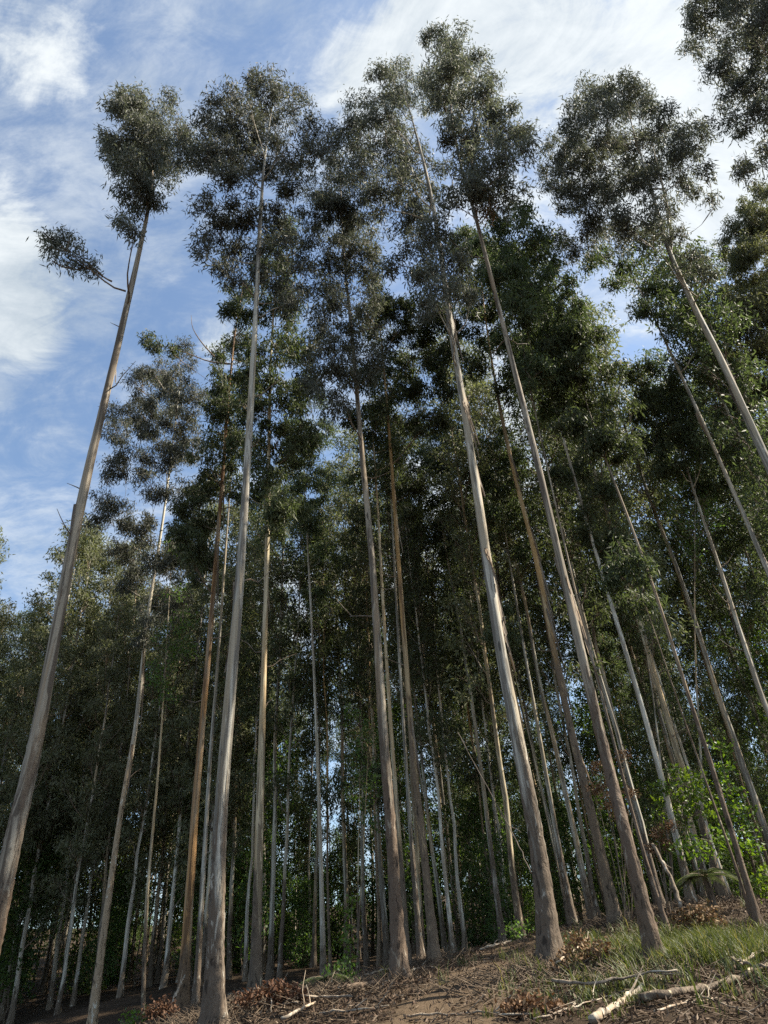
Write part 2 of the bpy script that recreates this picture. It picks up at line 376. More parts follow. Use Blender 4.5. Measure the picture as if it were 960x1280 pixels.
tree('H14b', 23, (510, 1210), 10.5, [(502, 1090), (488, 900), (478, 740), (470, 600), (460, 470)], 'tan', 'leafg',
     [(460, 470, 22), (475, 500, 22), (445, 520, 20), (465, 550, 22), (490, 560, 20), (455, 590, 18)], 'sunlit slim trunk pressed close behind the thick rough-footed eucalyptus', .8)
tree('H14c', 27, (526, 1197), 9.5, [(515, 1060), (504, 900), (497, 780), (490, 640), (484, 520)], 'grey', 'leafg',
     [(485, 520, 22), (500, 550, 22), (475, 570, 20), (495, 600, 22), (515, 600, 18), (505, 640, 16)], 'slim grey eucalyptus between the thick brown one and the orange-topped one', .8)
tree('H15', 23, (545, 1214), 15, [(532, 1085), (518, 960), (510, 860), (498, 700), (488, 560), (477, 430), (470, 360)], 'amber', 'leafg',
     [(475, 370, 20), (495, 395, 22), (465, 405, 18), (520, 420, 22), (485, 430, 20), (505, 455, 24), (535, 450, 20), (475, 470, 18), (500, 495, 22), (525, 490, 20), (545, 400, 20), (552, 440, 20), (522, 380, 18), (560, 480, 20), (540, 520, 20), (515, 530, 18)],
     'straight eucalyptus, upper trunk smooth orange, lower trunk flaky and sunlit')
tree('H16', 15, (692, 1226), 29, [(672, 1060), (648, 930), (622, 790), (600, 640), (580, 510), (562, 400), (546, 285), (530, 205), (500, 95)], 'grey', 'leaf',
     [(497, 92, 20), (475, 108, 22), (510, 118, 24), (450, 132, 20), (485, 142, 26), (432, 158, 14), (460, 168, 24), (505, 165, 26), (440, 188, 20), (480, 195, 26), (520, 205, 24), (415, 180, 11), (455, 215, 22), (495, 230, 26), (530, 245, 22), (470, 250, 22), (510, 275, 24), (545, 290, 20),
      (525, 315, 22), (560, 330, 22), (500, 330, 20), (545, 360, 20), (575, 370, 18), (530, 385, 14), (520, 350, 18)],
     'stoutest eucalyptus, pale grey streaked trunk with rough brown foot on the bare dirt', extra='strips')
tree('H17', 14.5, (818, 1192), 22, [(785, 1055), (757, 945), (730, 830), (700, 700), (672, 580), (640, 450), (612, 340), (592, 262), (578, 215), (562, 130), (560, 45)], 'brown', 'leaf',
     [(545, 48, 14), (572, 46, 16), (552, 70, 22), (588, 72, 18), (600, 95, 16), (565, 98, 24), (540, 108, 18), (595, 120, 20), (560, 135, 24), (628, 140, 16), (650, 160, 14), (600, 155, 24), (575, 170, 24), (638, 175, 20), (655, 185, 12), (615, 190, 22), (585, 205, 22), (640, 205, 16), (565, 230, 22), (605, 230, 22), (635, 240, 20)],
     'tallest eucalyptus, forked into two pale leaders, its rough brown foot on the grassy bank', extra='fork')
tree('H17b', 19, (836, 1160), 6.5, [(800, 1050), (760, 900), (722, 750), (690, 610), (660, 470), (640, 350), (632, 280)], 'brown', 'leafg',
     [(635, 275, 24), (660, 290, 24), (620, 310, 22), (650, 320, 26), (680, 320, 22), (635, 350, 24), (665, 355, 24), (695, 350, 20), (650, 390, 24), (680, 390, 24), (705, 385, 18), (660, 425, 24), (690, 430, 22), (640, 420, 20), (715, 420, 18), (675, 465, 22), (700, 470, 20), (650, 460, 18), (690, 505, 20)],
     'leafy dark green eucalyptus with slim brown trunk just behind the tallest one')
tree('H18', 23, (770, 1152), 17, [(740, 1020), (712, 905), (690, 800), (668, 690), (645, 600), (625, 510), (610, 420), (600, 340)], 'amber', 'leafg',
     [(595, 320, 22), (615, 340, 22), (580, 355, 20), (605, 375, 22), (630, 385, 20), (590, 400, 20), (615, 420, 20), (640, 440, 18), (600, 300, 20), (572, 420, 18), (580, 300, 18), (628, 330, 18), (560, 390, 16), (590, 460, 18), (640, 480, 18)],
     'eucalyptus with flaky brown foot turning orange halfway up, beside the dead brown brush', extra='strips')
tree('H19', 29, (720, 1166), 10, [(697, 1050), (676, 930), (655, 810), (637, 700), (620, 590)], 'grey', 'leafg',
     [(615, 560, 22), (635, 580, 22), (600, 600, 20), (625, 620, 22), (645, 640, 20), (610, 650, 20), (660, 690, 16)], 'slender grey eucalyptus with flaking foot beside the thin pole-like stem', .8)
tree('H19b', 25, (714, 1166), 3.6, [(690, 1050), (668, 950), (650, 870), (630, 780)], 'tan', 'leafg', [(628, 770, 16), (640, 800, 14), (618, 795, 13)], 'thin pole-like eucalyptus stem', .6)
tree('H20', 32, (630, 1187), 10, [(617, 1090), (605, 990), (590, 880), (573, 770), (556, 680), (545, 600)], 'grey', 'leafg',
     [(545, 560, 22), (560, 590, 22), (530, 600, 20), (550, 630, 22), (575, 640, 20), (535, 650, 20), (560, 680, 18), (525, 540, 20), (570, 545, 20)], 'slim greyish eucalyptus with forked roots where the dirt track meets the dark wood', .8)
tree('H21', 19.5, (953, 1172), 10, [(928, 1085), (890, 960), (858, 862), (822, 750), (788, 655), (752, 560), (722, 470), (705, 420)], 'brown', 'leafg',
     [(705, 410, 24), (730, 425, 24), (690, 440, 22), (720, 460, 24), (750, 465, 22), (700, 490, 22), (735, 500, 24), (765, 510, 22), (750, 545, 22), (715, 530, 20), (780, 560, 20)], 'long thin brown eucalyptus rising from the tall grass with a thinner twin')
tree('H21b', 20, (946, 1166), 5.5, [(915, 1070), (880, 970), (845, 870), (815, 780), (790, 710)], 'brown', 'leafg',
     [(785, 690, 18), (800, 715, 16), (775, 720, 16), (795, 745, 16), (815, 760, 14)], 'thinner twin stem against the long thin brown eucalyptus', .7)
tree('H22', 20, (1233, 1172), 30, [(1100, 885), (1010, 690), (960, 580), (905, 458), (862, 372), (836, 312), (815, 240), (780, 125)], 'grey', 'leaf',
     [(772, 112, 20), (800, 115, 16), (745, 128, 22), (722, 155, 24), (760, 150, 28), (800, 148, 24), (830, 150, 16), (705, 180, 22), (740, 185, 30), (785, 185, 28), (835, 160, 14), (868, 150, 14), (845, 180, 18), (825, 195, 20), (872, 180, 14), (700, 210, 20), (725, 220, 26), (765, 225, 28), (805, 230, 26), (850, 212, 18), (880, 215, 9),
      (690, 235, 12), (715, 250, 20), (750, 262, 24), (795, 268, 24), (830, 255, 18), (865, 238, 12), (735, 290, 18), (775, 300, 20), (815, 295, 18), (720, 312, 14), (865, 325, 14), (878, 340, 12), (890, 250, 7), (700, 300, 12), (850, 290, 12)],
     'big smooth pale grey eucalyptus with broad domed crown standing free of the others', .9, 'fork2')
tree('H23', 24, (1120, 1160), 15, [(1040, 905), (960, 715), (920, 622), (880, 532), (850, 466), (818, 398), (790, 342), (765, 298)], 'grey', 'leafg',
     [(760, 318, 14), (785, 335, 16), (740, 322, 12), (835, 362, 15), (820, 385, 18), (860, 385, 16), (845, 410, 16), (800, 375, 14), (770, 350, 12), (810, 355, 10), (870, 420, 12), (730, 335, 9)],
     'leaning-looking slim eucalyptus with sparse ragged crown beside the big pale one', .8)
tree('H24', 27, (1085, 1155), 14, [(1020, 1020), (960, 890), (930, 805), (902, 718), (876, 640), (850, 560), (830, 500)], 'pale', 'leafg',
     [(830, 490, 24), (855, 510, 22), (810, 510, 22), (840, 540, 24), (870, 555, 20), (815, 550, 20), (860, 590, 20), (885, 610, 18), (835, 580, 18), (800, 470, 22), (850, 460, 20)],
     'pale eucalyptus with bright green leafy middle in front of the shaded crowns')
tree('H25', 20, (1790, 1160), 34, [(1500, 790), (1250, 470), (1080, 235), (1010, 130), (950, 20), (920, -60)], 'grey', 'leaf',
     [(880, 30, 18), (865, 60, 15), (905, 40, 24), (890, 85, 18), (930, 20, 24), (925, 75, 26), (955, 50, 26), (910, 115, 20), (945, 110, 24), (905, 150, 16), (935, 150, 20), (955, 180, 12), (940, 215, 14), (925, 205, 10), (975, 140, 26), (985, 90, 30), (900, -10, 26), (950, -30, 30), (990, 10, 30), (870, 5, 14), (980, 200, 20), (1010, 60, 30)],
     'eucalyptus whose crown reaches into the bright sky above all others', .8)
tree('H26', 31, (1330, 1150), 16, [(1200, 860), (1110, 640), (1040, 480), (985, 350), (955, 270)], 'grey', 'leafo',
     [(950, 255, 18), (935, 275, 20), (960, 290, 26), (925, 305, 20), (945, 330, 26), (910, 335, 16), (975, 340, 28), (925, 365, 22), (955, 375, 28), (905, 380, 16), (935, 405, 26), (970, 420, 30), (900, 420, 18), (920, 445, 24), (950, 455, 28), (890, 460, 16), (930, 490, 26), (965, 500, 30), (910, 510, 20), (945, 540, 26), (925, 570, 22)],
     'dense-crowned eucalyptus with rounded billowing foliage beyond the big pale trunk')
tree('H27', 24, (862, 1120), 12, [(825, 965), (785, 825), (758, 735), (730, 640), (706, 555), (685, 475), (670, 410)], 'pale', 'leafg',
     [(668, 390, 22), (690, 405, 22), (675, 440, 22), (700, 450, 20), (655, 445, 18), (720, 590, 16), (745, 620, 20), (735, 660, 18), (760, 680, 18), (700, 600, 18), (775, 710, 16)],
     'eucalyptus with white-lit upper trunk and dark orange-brown foot among the vines')

for k, t in T.items():
    t['B'] = at(*t['base'], t['d'])

# ------------------------------------------------------------------ ground
anchors = [(t['B'][0], t['B'][1], t['B'][2]) for t in T.values() if -40 < t['base'][0] < 1000]
anchors += [(0, 0, 0), (-5, 3, .1), (5, 3, .15), (0, 6, .45), (-8, 7, -.1), (8, 7, .5), (3, 10, 1.02), (-2, 10, .78), (7, 11, 1.25), (-13, 15, -.3), (-16, 26, -.3), (-10, 20, .4), (14, 16, 2.0), (20, 25, 2.6), (-24, 40, -.3), (20, 40, 4), (0, 45, 3.2)]
AN = np.array(anchors, float)
def trend(x, y):
    x = np.asarray(x, float); y = np.asarray(y, float)
    return .098 * np.clip(y, -12, 16) + .055 * np.clip(y - 16, 0, 40) + .15 * np.clip(np.hypot(x, y) - 60, 0, 70) + .028 * np.clip(x, -40, 60) * np.clip(y / 16, 0, 1)
_S = 5.0
_K = np.exp(-((AN[:, None, :2] - AN[None, :, :2]) ** 2).sum(-1) / (2 * _S * _S))
_W = np.linalg.solve(_K + .12 * np.eye(len(AN)), AN[:, 2] - trend(AN[:, 0], AN[:, 1]))
def ground(x, y):
    x = np.asarray(x, float); y = np.asarray(y, float)
    d2 = (x[..., None] - AN[:, 0]) ** 2 + (y[..., None] - AN[:, 1]) ** 2
    z = trend(x, y) + (np.exp(-d2 / (2 * _S * _S)) * _W).sum(-1)
    m = np.clip((np.hypot(x, y) - 3) / 6, 0, 1)
    return z + m * (.035 * np.sin(1.9 * x + 1.1 * y) * np.sin(2.3 * y - .7 * x + 1) + .025 * np.sin(4.1 * x - 2.2 * y) + .02 * np.sin(5.3 * y + 3.1 * x + 2))

def on_ground(px, py, dmin=6.0, dmax=60.0):   # where the pixel's ray meets the ground
    v = ray(px, py); h = math.hypot(v[0], v[1]); ds = np.linspace(dmin, dmax, 1600)
    P = np.array([0, 0, EYE])[None] + v[None] * (ds / h)[:, None]
    below = P[:, 2] < ground(P[:, 0], P[:, 1])
    k = int(np.argmax(below)) if below.any() else int(np.argmin(P[:, 2] - ground(P[:, 0], P[:, 1])))
    return P[k]

_a, _b = on_ground(560, 1272), on_ground(632, 1200)
TRK = ((_b[0] - _a[0]) / (_b[1] - _a[1]), _a[0] - _a[1] * (_b[0] - _a[0]) / (_b[1] - _a[1]))
M['ground'] = ground_mat()
def axis(lo, hi, fine_lo, fine_hi, step, far):
    a = np.arange(fine_lo, fine_hi + 1e-6, step)
    l = fine_lo - np.geomspace(step, fine_lo - lo, far)[::-1]; r = fine_hi + np.geomspace(step, hi - fine_hi, far)
    return np.concatenate([l, a, r])
gx = axis(-900, 900, -22, 26, .28, 26); gy = axis(-300, 1500, 4, 40, .28, 26)
X, Y = np.meshgrid(gx, gy); Z = np.concatenate([ground(X[i:i + 20], Y[i:i + 20]) for i in range(0, len(X), 20)])
nx, ny = len(gx), len(gy)
ii = (np.arange(ny - 1)[:, None] * nx + np.arange(nx - 1)[None, :]).ravel()
link('ground', mesh('ground', np.stack([X, Y, Z], -1).reshape(-1, 3), [np.stack([ii, ii + 1, ii + nx + 1, ii + nx], -1)], [M['ground']]))['kind'] = 'structure'

# ------------------------------------------------------------------ build the measured trees
def flare_fn(seed, r0, z0):
    g = np.random.default_rng(seed); ph = g.uniform(0, 6.28, 3); k = g.integers(3, 6)
    def f(th, path):
        h = (path[:, 2] - z0)[:, None]
        butt = 1 + .5 * np.exp(-np.clip(h, 0, None) / .30) * (1 + .6 * np.cos(k * th[None] + ph[0])) + .12 * np.exp(-np.clip(h, 0, None) / 1.2)
        lump = .03 * np.sin(2 * th[None] + .8 * h + ph[1]) + .022 * np.sin(5 * th[None] + 2.1 * h + ph[2])
        return butt + lump
    return f

def branch_path(rng, P0, P1, n=6, sag=.12, wob=1.0):
    d = P1 - P0; L = np.linalg.norm(d)
    mid = P0 + d * .5 + np.array([0, 0, -sag * L * .5]) + rng.standard_normal(3) * L * .05 * wob
    q = P0 + d * .22 + np.array([0, 0, -sag * L * .25]) + rng.standard_normal(3) * L * .03 * wob
    return spline([P0, q, mid, P1], n)

def build_hero(key, t, seed):
    rng = np.random.default_rng(seed)
    B = t['B'].copy(); B[2] = float(ground(B[0], B[1]))
    root = link('eucalyptus_tree', None, None, tuple(B)); tag(root, t['label'], 'tree', 'eucalyptus trees along the edge of the stand')
    r0 = t['w'] * depth(t['B']) / FPX * .46
    pts = [np.array([B[0], B[1], B[2] - .25])] + [inplane(x, y, t['B']) for x, y in t['path']]
    # break up the flat plane a little: the stem sways in depth too
    n_h = np.array([B[0], B[1], 0]); n_h /= np.linalg.norm(n_h)
    pts = [p + n_h * (0 if i == 0 else rng.normal(0, .10)) for i, p in enumerate(pts)]
    H = pts[-1][2] - B[2]
    nseg = int(H / .3) + 2
    path = spline(pts, nseg)
    s = (path[:, 2] - B[2]) / H
    rad = r0 * np.interp(s, PROF_H, PROF_R)
    rough_h = {'brown': 6.5, 'amber': 7.5, 'grey': 4.0, 'tan': 3.0, 'paletop': 9.0}.get(t['bark'], 2.0)
    if t['w'] > 8:                            # finer rings on the flaky foot
        zl = np.arange(-.25, rough_h, .09); k_ = np.searchsorted(path[:, 2] - B[2], rough_h)
        low_p = np.column_stack([np.interp(zl, path[:, 2] - B[2], path[:, 0]), np.interp(zl, path[:, 2] - B[2], path[:, 1]), zl + B[2]])
        path_t = np.vstack([low_p, path[k_:]]); rad_t = r0 * np.interp((path_t[:, 2] - B[2]) / H, PROF_H, PROF_R)
    else: path_t, rad_t = path, rad
    jit_ = (.010 + .045 * np.clip(1 - (path_t[:, 2] - B[2]) / rough_h, 0, 1) ** .6)[:, None]
    V, Q = tube(path_t - B, rad_t, 18 if t['w'] > 8 else 8, jit_, rng, flare_fn(seed, r0, 0))
    link('trunk', mesh('trunk', V, [Q], [M[t['bark']]]), root)
    crown = Acc()
    lden, lL, lW = (1.0, .235, .043) if t['leaf'] == 'leaf' else (1.0, .25, .054)
    blobs = []
    for b in t['blobs']:
        blobs.append((b[0], b[1], b[2] * .93, b[3] if len(b) == 4 else None, True))
        for _ in range(3):
            a_ = rng.uniform(0, 6.28); q = b[2] * rng.uniform(.6, 1.2)
            blobs.append((b[0] + q * math.cos(a_), b[1] + q * math.sin(a_), b[2] * rng.uniform(.28, .55), b[3] if len(b) == 4 else None, False))
    C0 = [inplane(b[0], b[1], t['B']) for b in blobs]
    rp = [b[2] * np.linalg.norm(c - np.array([0, 0, EYE])) / FPX for c, b in zip(C0, blobs)]
    stem_at = lambda z_: path[int(np.argmin(abs(path[:, 2] - z_)))]
    items = []
    for (x, y, r, att, main), c, rm in zip(blobs, C0, rp):
        off = np.linalg.norm((c - stem_at(c[2]))[:2])
        width = max([np.linalg.norm((cc - stem_at(cc[2]))[:2]) + .6 * rr for cc, rr in zip(C0, rp) if abs(cc[2] - c[2]) < 2.5] + [rm])
        if main:
            dd = math.sqrt(max(width ** 2 - off ** 2, 0)) * rng.uniform(-.85, .85)
            if off > 2.6: dd *= .3
            last = dd
        else: dd = last + rng.normal(0, .5) * rm
        v = (c - np.array([0, 0, EYE])); hv = math.hypot(v[0], v[1]); C = np.array([0, 0, EYE]) + v * (1 + dd / hv * .9)
        if att is not None: C = c + n_h * rng.normal(0, .15)
        items.append((C, rm, att, main))
    items.sort(key=lambda q: (q[0][2] * .25 + np.linalg.norm((q[0] - stem_at(q[0][2]))[:2])))
    kz = np.where((path[:, 2] > B[2] + .3 * H) & (path[:, 2] < path[-2][2]))[0]
    NP = [path[k] for k in kz]; NR = [rad[k] * .65 for k in kz]
    for (C, rm, att, main) in items:
        A_ = np.array(NP); dv = C - A_; dist = np.linalg.norm(dv, axis=1); rise = dv[:, 2] / (dist + 1e-6)
        cost = dist * (1 + 1.6 * np.clip(.55 - rise, 0, 2)) - 2.0 * np.minimum(np.array(NR), .06)
        kn = int(np.argmin(cost)); P0 = A_[kn]
        if att is not None and main: P0 = inplane(*att, t['B']); kn = 0
        L = np.linalg.norm(C - P0)
        br = min(.012 + .013 * L, NR[kn] * .95) if att is None else .035
        bp = branch_path(rng, P0 - B, C - B, 7, .16)
        brs = np.linspace(br, max(.008, br * .3), 7)
        for q in range(2, 7): NP.append(bp[q] + B); NR.append(brs[q])
        Vb, Qb = tube(bp, brs, 5)
        if L > .9: link('branch', mesh('branch', Vb, [Qb], [M['twig' if t['bark'] in ('brown', 'orange', 'amber') else t['bark']]]), root)
        else: crown.add((Vb, Qb), 1)
        nsub = max(4, int(17 * min(rm, 1.4) ** 1.2 * rng.uniform(.8, 1.2)))
        nleaf = int(1650 * rm ** 2 * t['dens'] * lden * (1.0 if att is None else .5) * rng.uniform(.5, 1.4)) + 25
        tips, LP = clump_leaves(C - B, rm * .92, nsub, nleaf, rng, .85, .14 + .075 * rm)
        mids = bp[rng.integers(3, 7, len(tips))]
        knee = (mids + tips) * .5 + rng.standard_normal(tips.shape) * .12 * rm
        crown.add(twigs(mids, knee, .009, .007), 1); crown.add(twigs(knee, tips, .007, .003), 1)
        crown.add(leaves(LP, rng, lL, lW, 1.2), 0)
    # sparse shoots on the stem under the crown
    co = link('crown', crown.build('crown', [M[t['leaf']], M['twig']]), root); co['kind'] = 'stuff'
    if t['extra'] in ('fork', 'fork2'):
        fk = {'fork': [(586, 240), (591, 190), (592, 140), (590, 85)], 'fork2': [(838, 315), (838, 285), (830, 240), (815, 180)]}[t['extra']]
        fp = spline([inplane(x, y, t['B']) - B for x, y in fk], 12)
        Vf, Qf = tube(fp, np.linspace(r0 * .34, .015, 12), 8, .01, rng)
        link('leader', mesh('leader', Vf, [Qf], [M['pale' if t['extra'] == 'fork' else 'grey']]), root)
    if t['extra'] == 'fork':                  # a tuft of dead brown leaves caught below the fork
        Cd = inplane(606, 256, t['B']) - B; tips, LP = clump_leaves(Cd, .45, 12, 420, rng, 1, .16); dd_ = Acc()
        dd_.add(twigs(np.repeat(Cd[None] - np.array([[.35, 0, .3]]), len(tips), 0), tips, .008, .004), 1); dd_.add(leaves(LP, rng, .2, .045, .8), 0)
        o_ = link('dead_foliage', dd_.build('dead_foliage', [M['leafd'], M['twig']]), root); o_['kind'] = 'stuff'; o_['label'] = 'tuft of dead rust-brown leaves below the fork'
    if t['extra'] == 'bare':
        for pl in ([(268, 446), (252, 428), (241, 410), (239, 394)], [(290, 455), (262, 452), (235, 442), (205, 432), (190, 436)]):
            fp = spline([inplane(x, y, t['B']) - B for x, y in pl], 10)
            Vf, Qf = tube(fp, np.linspace(.04, .008, 10), 5); link('dead_branch', mesh('dead_branch', Vf, [Qf], [M['twig']]), root)
    if t['w'] > 12 and key != 'H25':
        # ribbons of peeled bark and dead stubs
        for _ in range(14 if t['extra'] == 'strips' else 2):
            s0 = rng.uniform(.22, .62); k = int(s0 * (nseg - 1)); rk = rad[k]; an = rng.uniform(-1.2, 1.0) if t['extra'] == 'strips' else rng.uniform(0, 6.28)
            Ls = rng.uniform(.8, 3.6); out = np.array([math.cos(an), math.sin(an), 0])
            pp = np.array([path[k] - B + out * (rk * .96 + .05 * Ls * u ** 2) + np.array([0, 0, -Ls * u]) + np.array([-out[1], out[0], 0]) * .08 * math.sin(3 * u + an) for u in np.linspace(0, 1, 8)])
            for i_ in range(8):
                kk = int(np.argmin(abs(path[:, 2] - B[2] - pp[i_][2]))); pp[i_][:2] += (path[kk] - path[k])[:2]
            side = np.array([-out[1], out[0], 0]); wd = np.linspace(.05, .015, 8)[:, None]
            tw = np.cos(np.linspace(0, 2.2, 8))[:, None] * side + np.sin(np.linspace(0, 2.2, 8))[:, None] * out
            VV = np.concatenate([pp - tw * wd, pp + tw * wd, pp + tw * wd + out * .006, pp - tw * wd + out * .006])
            i_ = np.arange(7)[:, None]
            QQ = np.concatenate([np.hstack([i_ + a * 8, i_ + b * 8, i_ + b * 8 + 1, i_ + a * 8 + 1]) for a, b in ((0, 1), (1, 2), (2, 3), (3, 0))])
            link('bark_strip', mesh('bark_strip', VV, [QQ], [M['twig']]), root)
        for _ in range(4):
            s0 = rng.uniform(.25, .6); k = int(s0 * (nseg - 1)); an = rng.uniform(0, 6.28); Ls = rng.uniform(.3, 1.3)
            P0 = path[k] - B; P1 = P0 + np.array([math.cos(an), math.sin(an), rng.uniform(.2, .9)]) * Ls
            Vb, Qb = tube(branch_path(rng, P0, P1, 5, .2), np.linspace(.022, .006, 5), 5)
            link('dead_branch', mesh('dead_branch', Vb, [Qb], [M['twig']]), root)
    return root

for i, (k, t) in enumerate(T.items()):
    build_hero(k, t, 100 + i)

# ------------------------------------------------------------------ the dense stand behind: prototypes, then copies with parts
def proto_tree(seed, H, r0, cb, cr, leaf_, bark_, nb, dens, low=0.0, L=.28, W=.08):
    """meshes (trunk, crown) of a stand tree: crown from cb*H up, radius cr; low = share of shoots beneath"""
    rng = np.random.default_rng(seed)
    n = 26; z = np.linspace(-.3, H, n)
    sway = np.cumsum(rng.normal(0, .035, (n, 2)), 0); sway -= sway[0]
    path = np.column_stack([sway, z]); rad = r0 * np.interp(np.clip(z / H, 0, 1), PROF_H, PROF_R)
    V, Q = tube(path, rad, 8, .015, rng, flare_fn(seed, r0, 0))
    tm = mesh('trunk', V, [Q], [M[bark_]])
    c = Acc()
    for i in range(nb):
        u = (i + rng.random()) / nb
        if rng.random() < low: u = rng.uniform(-.75, 0) * cb
        zc = H * (cb + (1 - cb) * u) - .3
        zc = max(zc, .05 * H)
        env = cr * (.35 + .65 * math.sin(math.pi * min(max(.18 + .82 * u, .05), 1) ** 1.25)) if u > 0 else cr * .55
        an = i * 2.4 + rng.uniform(-.5, .5); rr = env * rng.uniform(.15, .85)
        k = int(np.argmin(abs(z - zc))); C = np.array([path[k][0] + math.cos(an) * rr, path[k][1] + math.sin(an) * rr, zc])
        ka = int(np.argmin(abs(z - max(zc - .5 - rr, .03 * H)))); P0 = path[ka]
        bp = branch_path(rng, P0, C, 5); c.add(tube(bp, np.linspace(min(.06, rad[ka] * .5), .01, 5), 4), 1)
        rm = rng.uniform(.55, 1.0) * min(1.0, .35 + cr * .38)
        tips, LP = clump_leaves(C, rm, 11, int(265 * rm * rm * dens) + 30, rng, .85, .24 * rm + .05)
        c.add(twigs(bp[rng.integers(2, 5, len(tips))], tips, .009, .005), 1); c.add(leaves(LP, rng, L, W, .8), 0)
    return tm, c.build('crown', [M[leaf_], M['twig']])

STAND = [proto_tree(11, 30, .15, .50, 2.2, 'leafg', 'stand', 40, 1.0, .06), proto_tree(12, 28, .13, .46, 2.0, 'leafg', 'grey', 38, 1.0, .08),
         proto_tree(13, 31, .17, .54, 2.4, 'leafo', 'stand', 40, 1.0, .04), proto_tree(14, 27, .11, .44, 1.9, 'leafg', 'pale', 36, 1.0, .10),
         proto_tree(15, 29, .14, .48, 2.1, 'leafo', 'tan', 40, 1.0, .08), proto_tree(16, 26, .09, .5, 1.8, 'leafg', 'amber', 34, 1.0, .08)]
OLIVE = [proto_tree(21, 29, .15, .30, 2.7, 'leafo', 'pale', 50, 1.35, .08), proto_tree(22, 27, .14, .28, 2.6, 'leafo', 'stand', 48, 1.35, .08)]
UNDER = [proto_tree(31, 11, .05, .22, 1.7, 'leafu', 'stand', 24, 1.0, .1, .20, .095), proto_tree(32, 8, .04, .18, 1.5, 'leafu', 'tan', 20, 1.0, .1, .20, .10),
         proto_tree(33, 14, .06, .30, 1.8, 'leafg', 'stand', 26, 1.0, .1, .23, .08), proto_tree(34, 5.5, .03, .10, 1.3, 'leafu', 'stand', 18, 1.0, .1, .19, .10)]

def place(protos, name, x, y, s, rz, labels, cat, group, rng, tilt=.02):
    k = int(rng.integers(len(protos))); tm, cm = protos[k]
    root = link(name, None, None, (x, y, float(ground(x, y)))); root.scale = (s, s, s)
    root.rotation_euler = (rng.normal(0, tilt), rng.normal(0, tilt), rz)
    tag(root, labels[k], cat, group)
    link('trunk', tm, root); link('crown', cm, root)['kind'] = 'stuff'
    return root
STAND_L = ['slender eucalyptus with streaky grey-brown bark deep in the shady stand', 'slender eucalyptus with smooth grey bark deep in the shady stand',
           'sturdier olive-leaved eucalyptus with streaky bark deep in the shady stand', 'thin white-barked eucalyptus with low crown deep in the shady stand',
           'olive-leaved eucalyptus with tan bark deep in the shady stand', 'thin amber-barked eucalyptus deep in the shady stand']
OLIVE_L = ['bushy olive-green eucalyptus with pale stem in the sunlit bank behind the solitary tree', 'bushy olive-green eucalyptus with brownish stem in the sunlit bank behind the solitary tree']
UNDER_L = ['leafy dark green understory tree of middling height among the shaded trunks', 'short leafy understory tree with tan stem among the shaded trunks',
           'tall thin understory tree with narrow leaves among the shaded trunks', 'low bushy dark green shrub-like tree on the shaded forest floor']

rng = np.random.default_rng(5)
taken = [(t['B'][0], t['B'][1]) for t in T.values()]
n_stand = 0
sp = 2.75
for iy in range(int(20 / sp), int(98 / sp)):
    for ix in range(-34, 35):
        x = ix * sp + rng.normal(0, .7) + (iy % 2) * sp / 2; y = iy * sp + rng.normal(0, .7)
        d = math.hypot(x, y); az = math.degrees(math.atan2(x, y))
        front = np.interp(az, [-45, -28, -14, -6, 0, 10, 20, 30, 45], [50, 46, 40, 33, 30, 28, 26, 25, 25])
        if abs(az) > 35 or d < front or d > front + 52: continue
        if rng.random() < np.interp(d - front, [0, 10, 22, 52], [.0, .25, .62, .86]): continue
        if min(math.hypot(x - a, y - b) for a, b in taken) < 1.6: continue
        taken.append((x, y))
        if az < -12 and d < front + 22:
            place(OLIVE, 'eucalyptus_tree', x, y, rng.uniform(.88, 1.08), rng.uniform(0, 6.28), OLIVE_L, 'tree', 'olive bushy eucalyptus trees', rng)
        else:
            place(STAND, 'eucalyptus_tree', x, y, rng.uniform(.86, 1.08), rng.uniform(0, 6.28), STAND_L, 'tree', 'crowded eucalyptus trees of the stand', rng)
        n_stand += 1
for (x, y) in ((31, 12), (38, 7)):      # unseen trees beside the clearing, added to shade the bank
    place(STAND, 'eucalyptus_tree', x, y, rng.uniform(.9, 1.1), rng.uniform(0, 6.28), ['unseen eucalyptus added across the clearing to shade the bank'] * 6, 'tree', 'unseen shade-casting eucalyptus trees across the clearing', rng)
n_u = 0
for _ in range(2500):
    az = R(rng.uniform(-33, 33)); d = 25 + 65 * rng.random() ** .8
    x, y = d * math.sin(az), d * math.cos(az)
    fr = np.interp(math.degrees(az), [-33, -15, -4, 4, 12, 20, 33], [50, 44, 38, 37, 36, 36, 33]) * rng.uniform(.9, 1.1)
    if d < fr or min(math.hypot(x - a, y - b) for a, b in taken) < 1.1: continue
    taken.append((x, y)); n_u += 1
    place(UNDER, 'understory_tree', x, y, rng.uniform(.75, 1.3), rng.uniform(0, 6.28), UNDER_L, 'tree', 'understory trees', rng, .05)
    if n_u >= 215: break


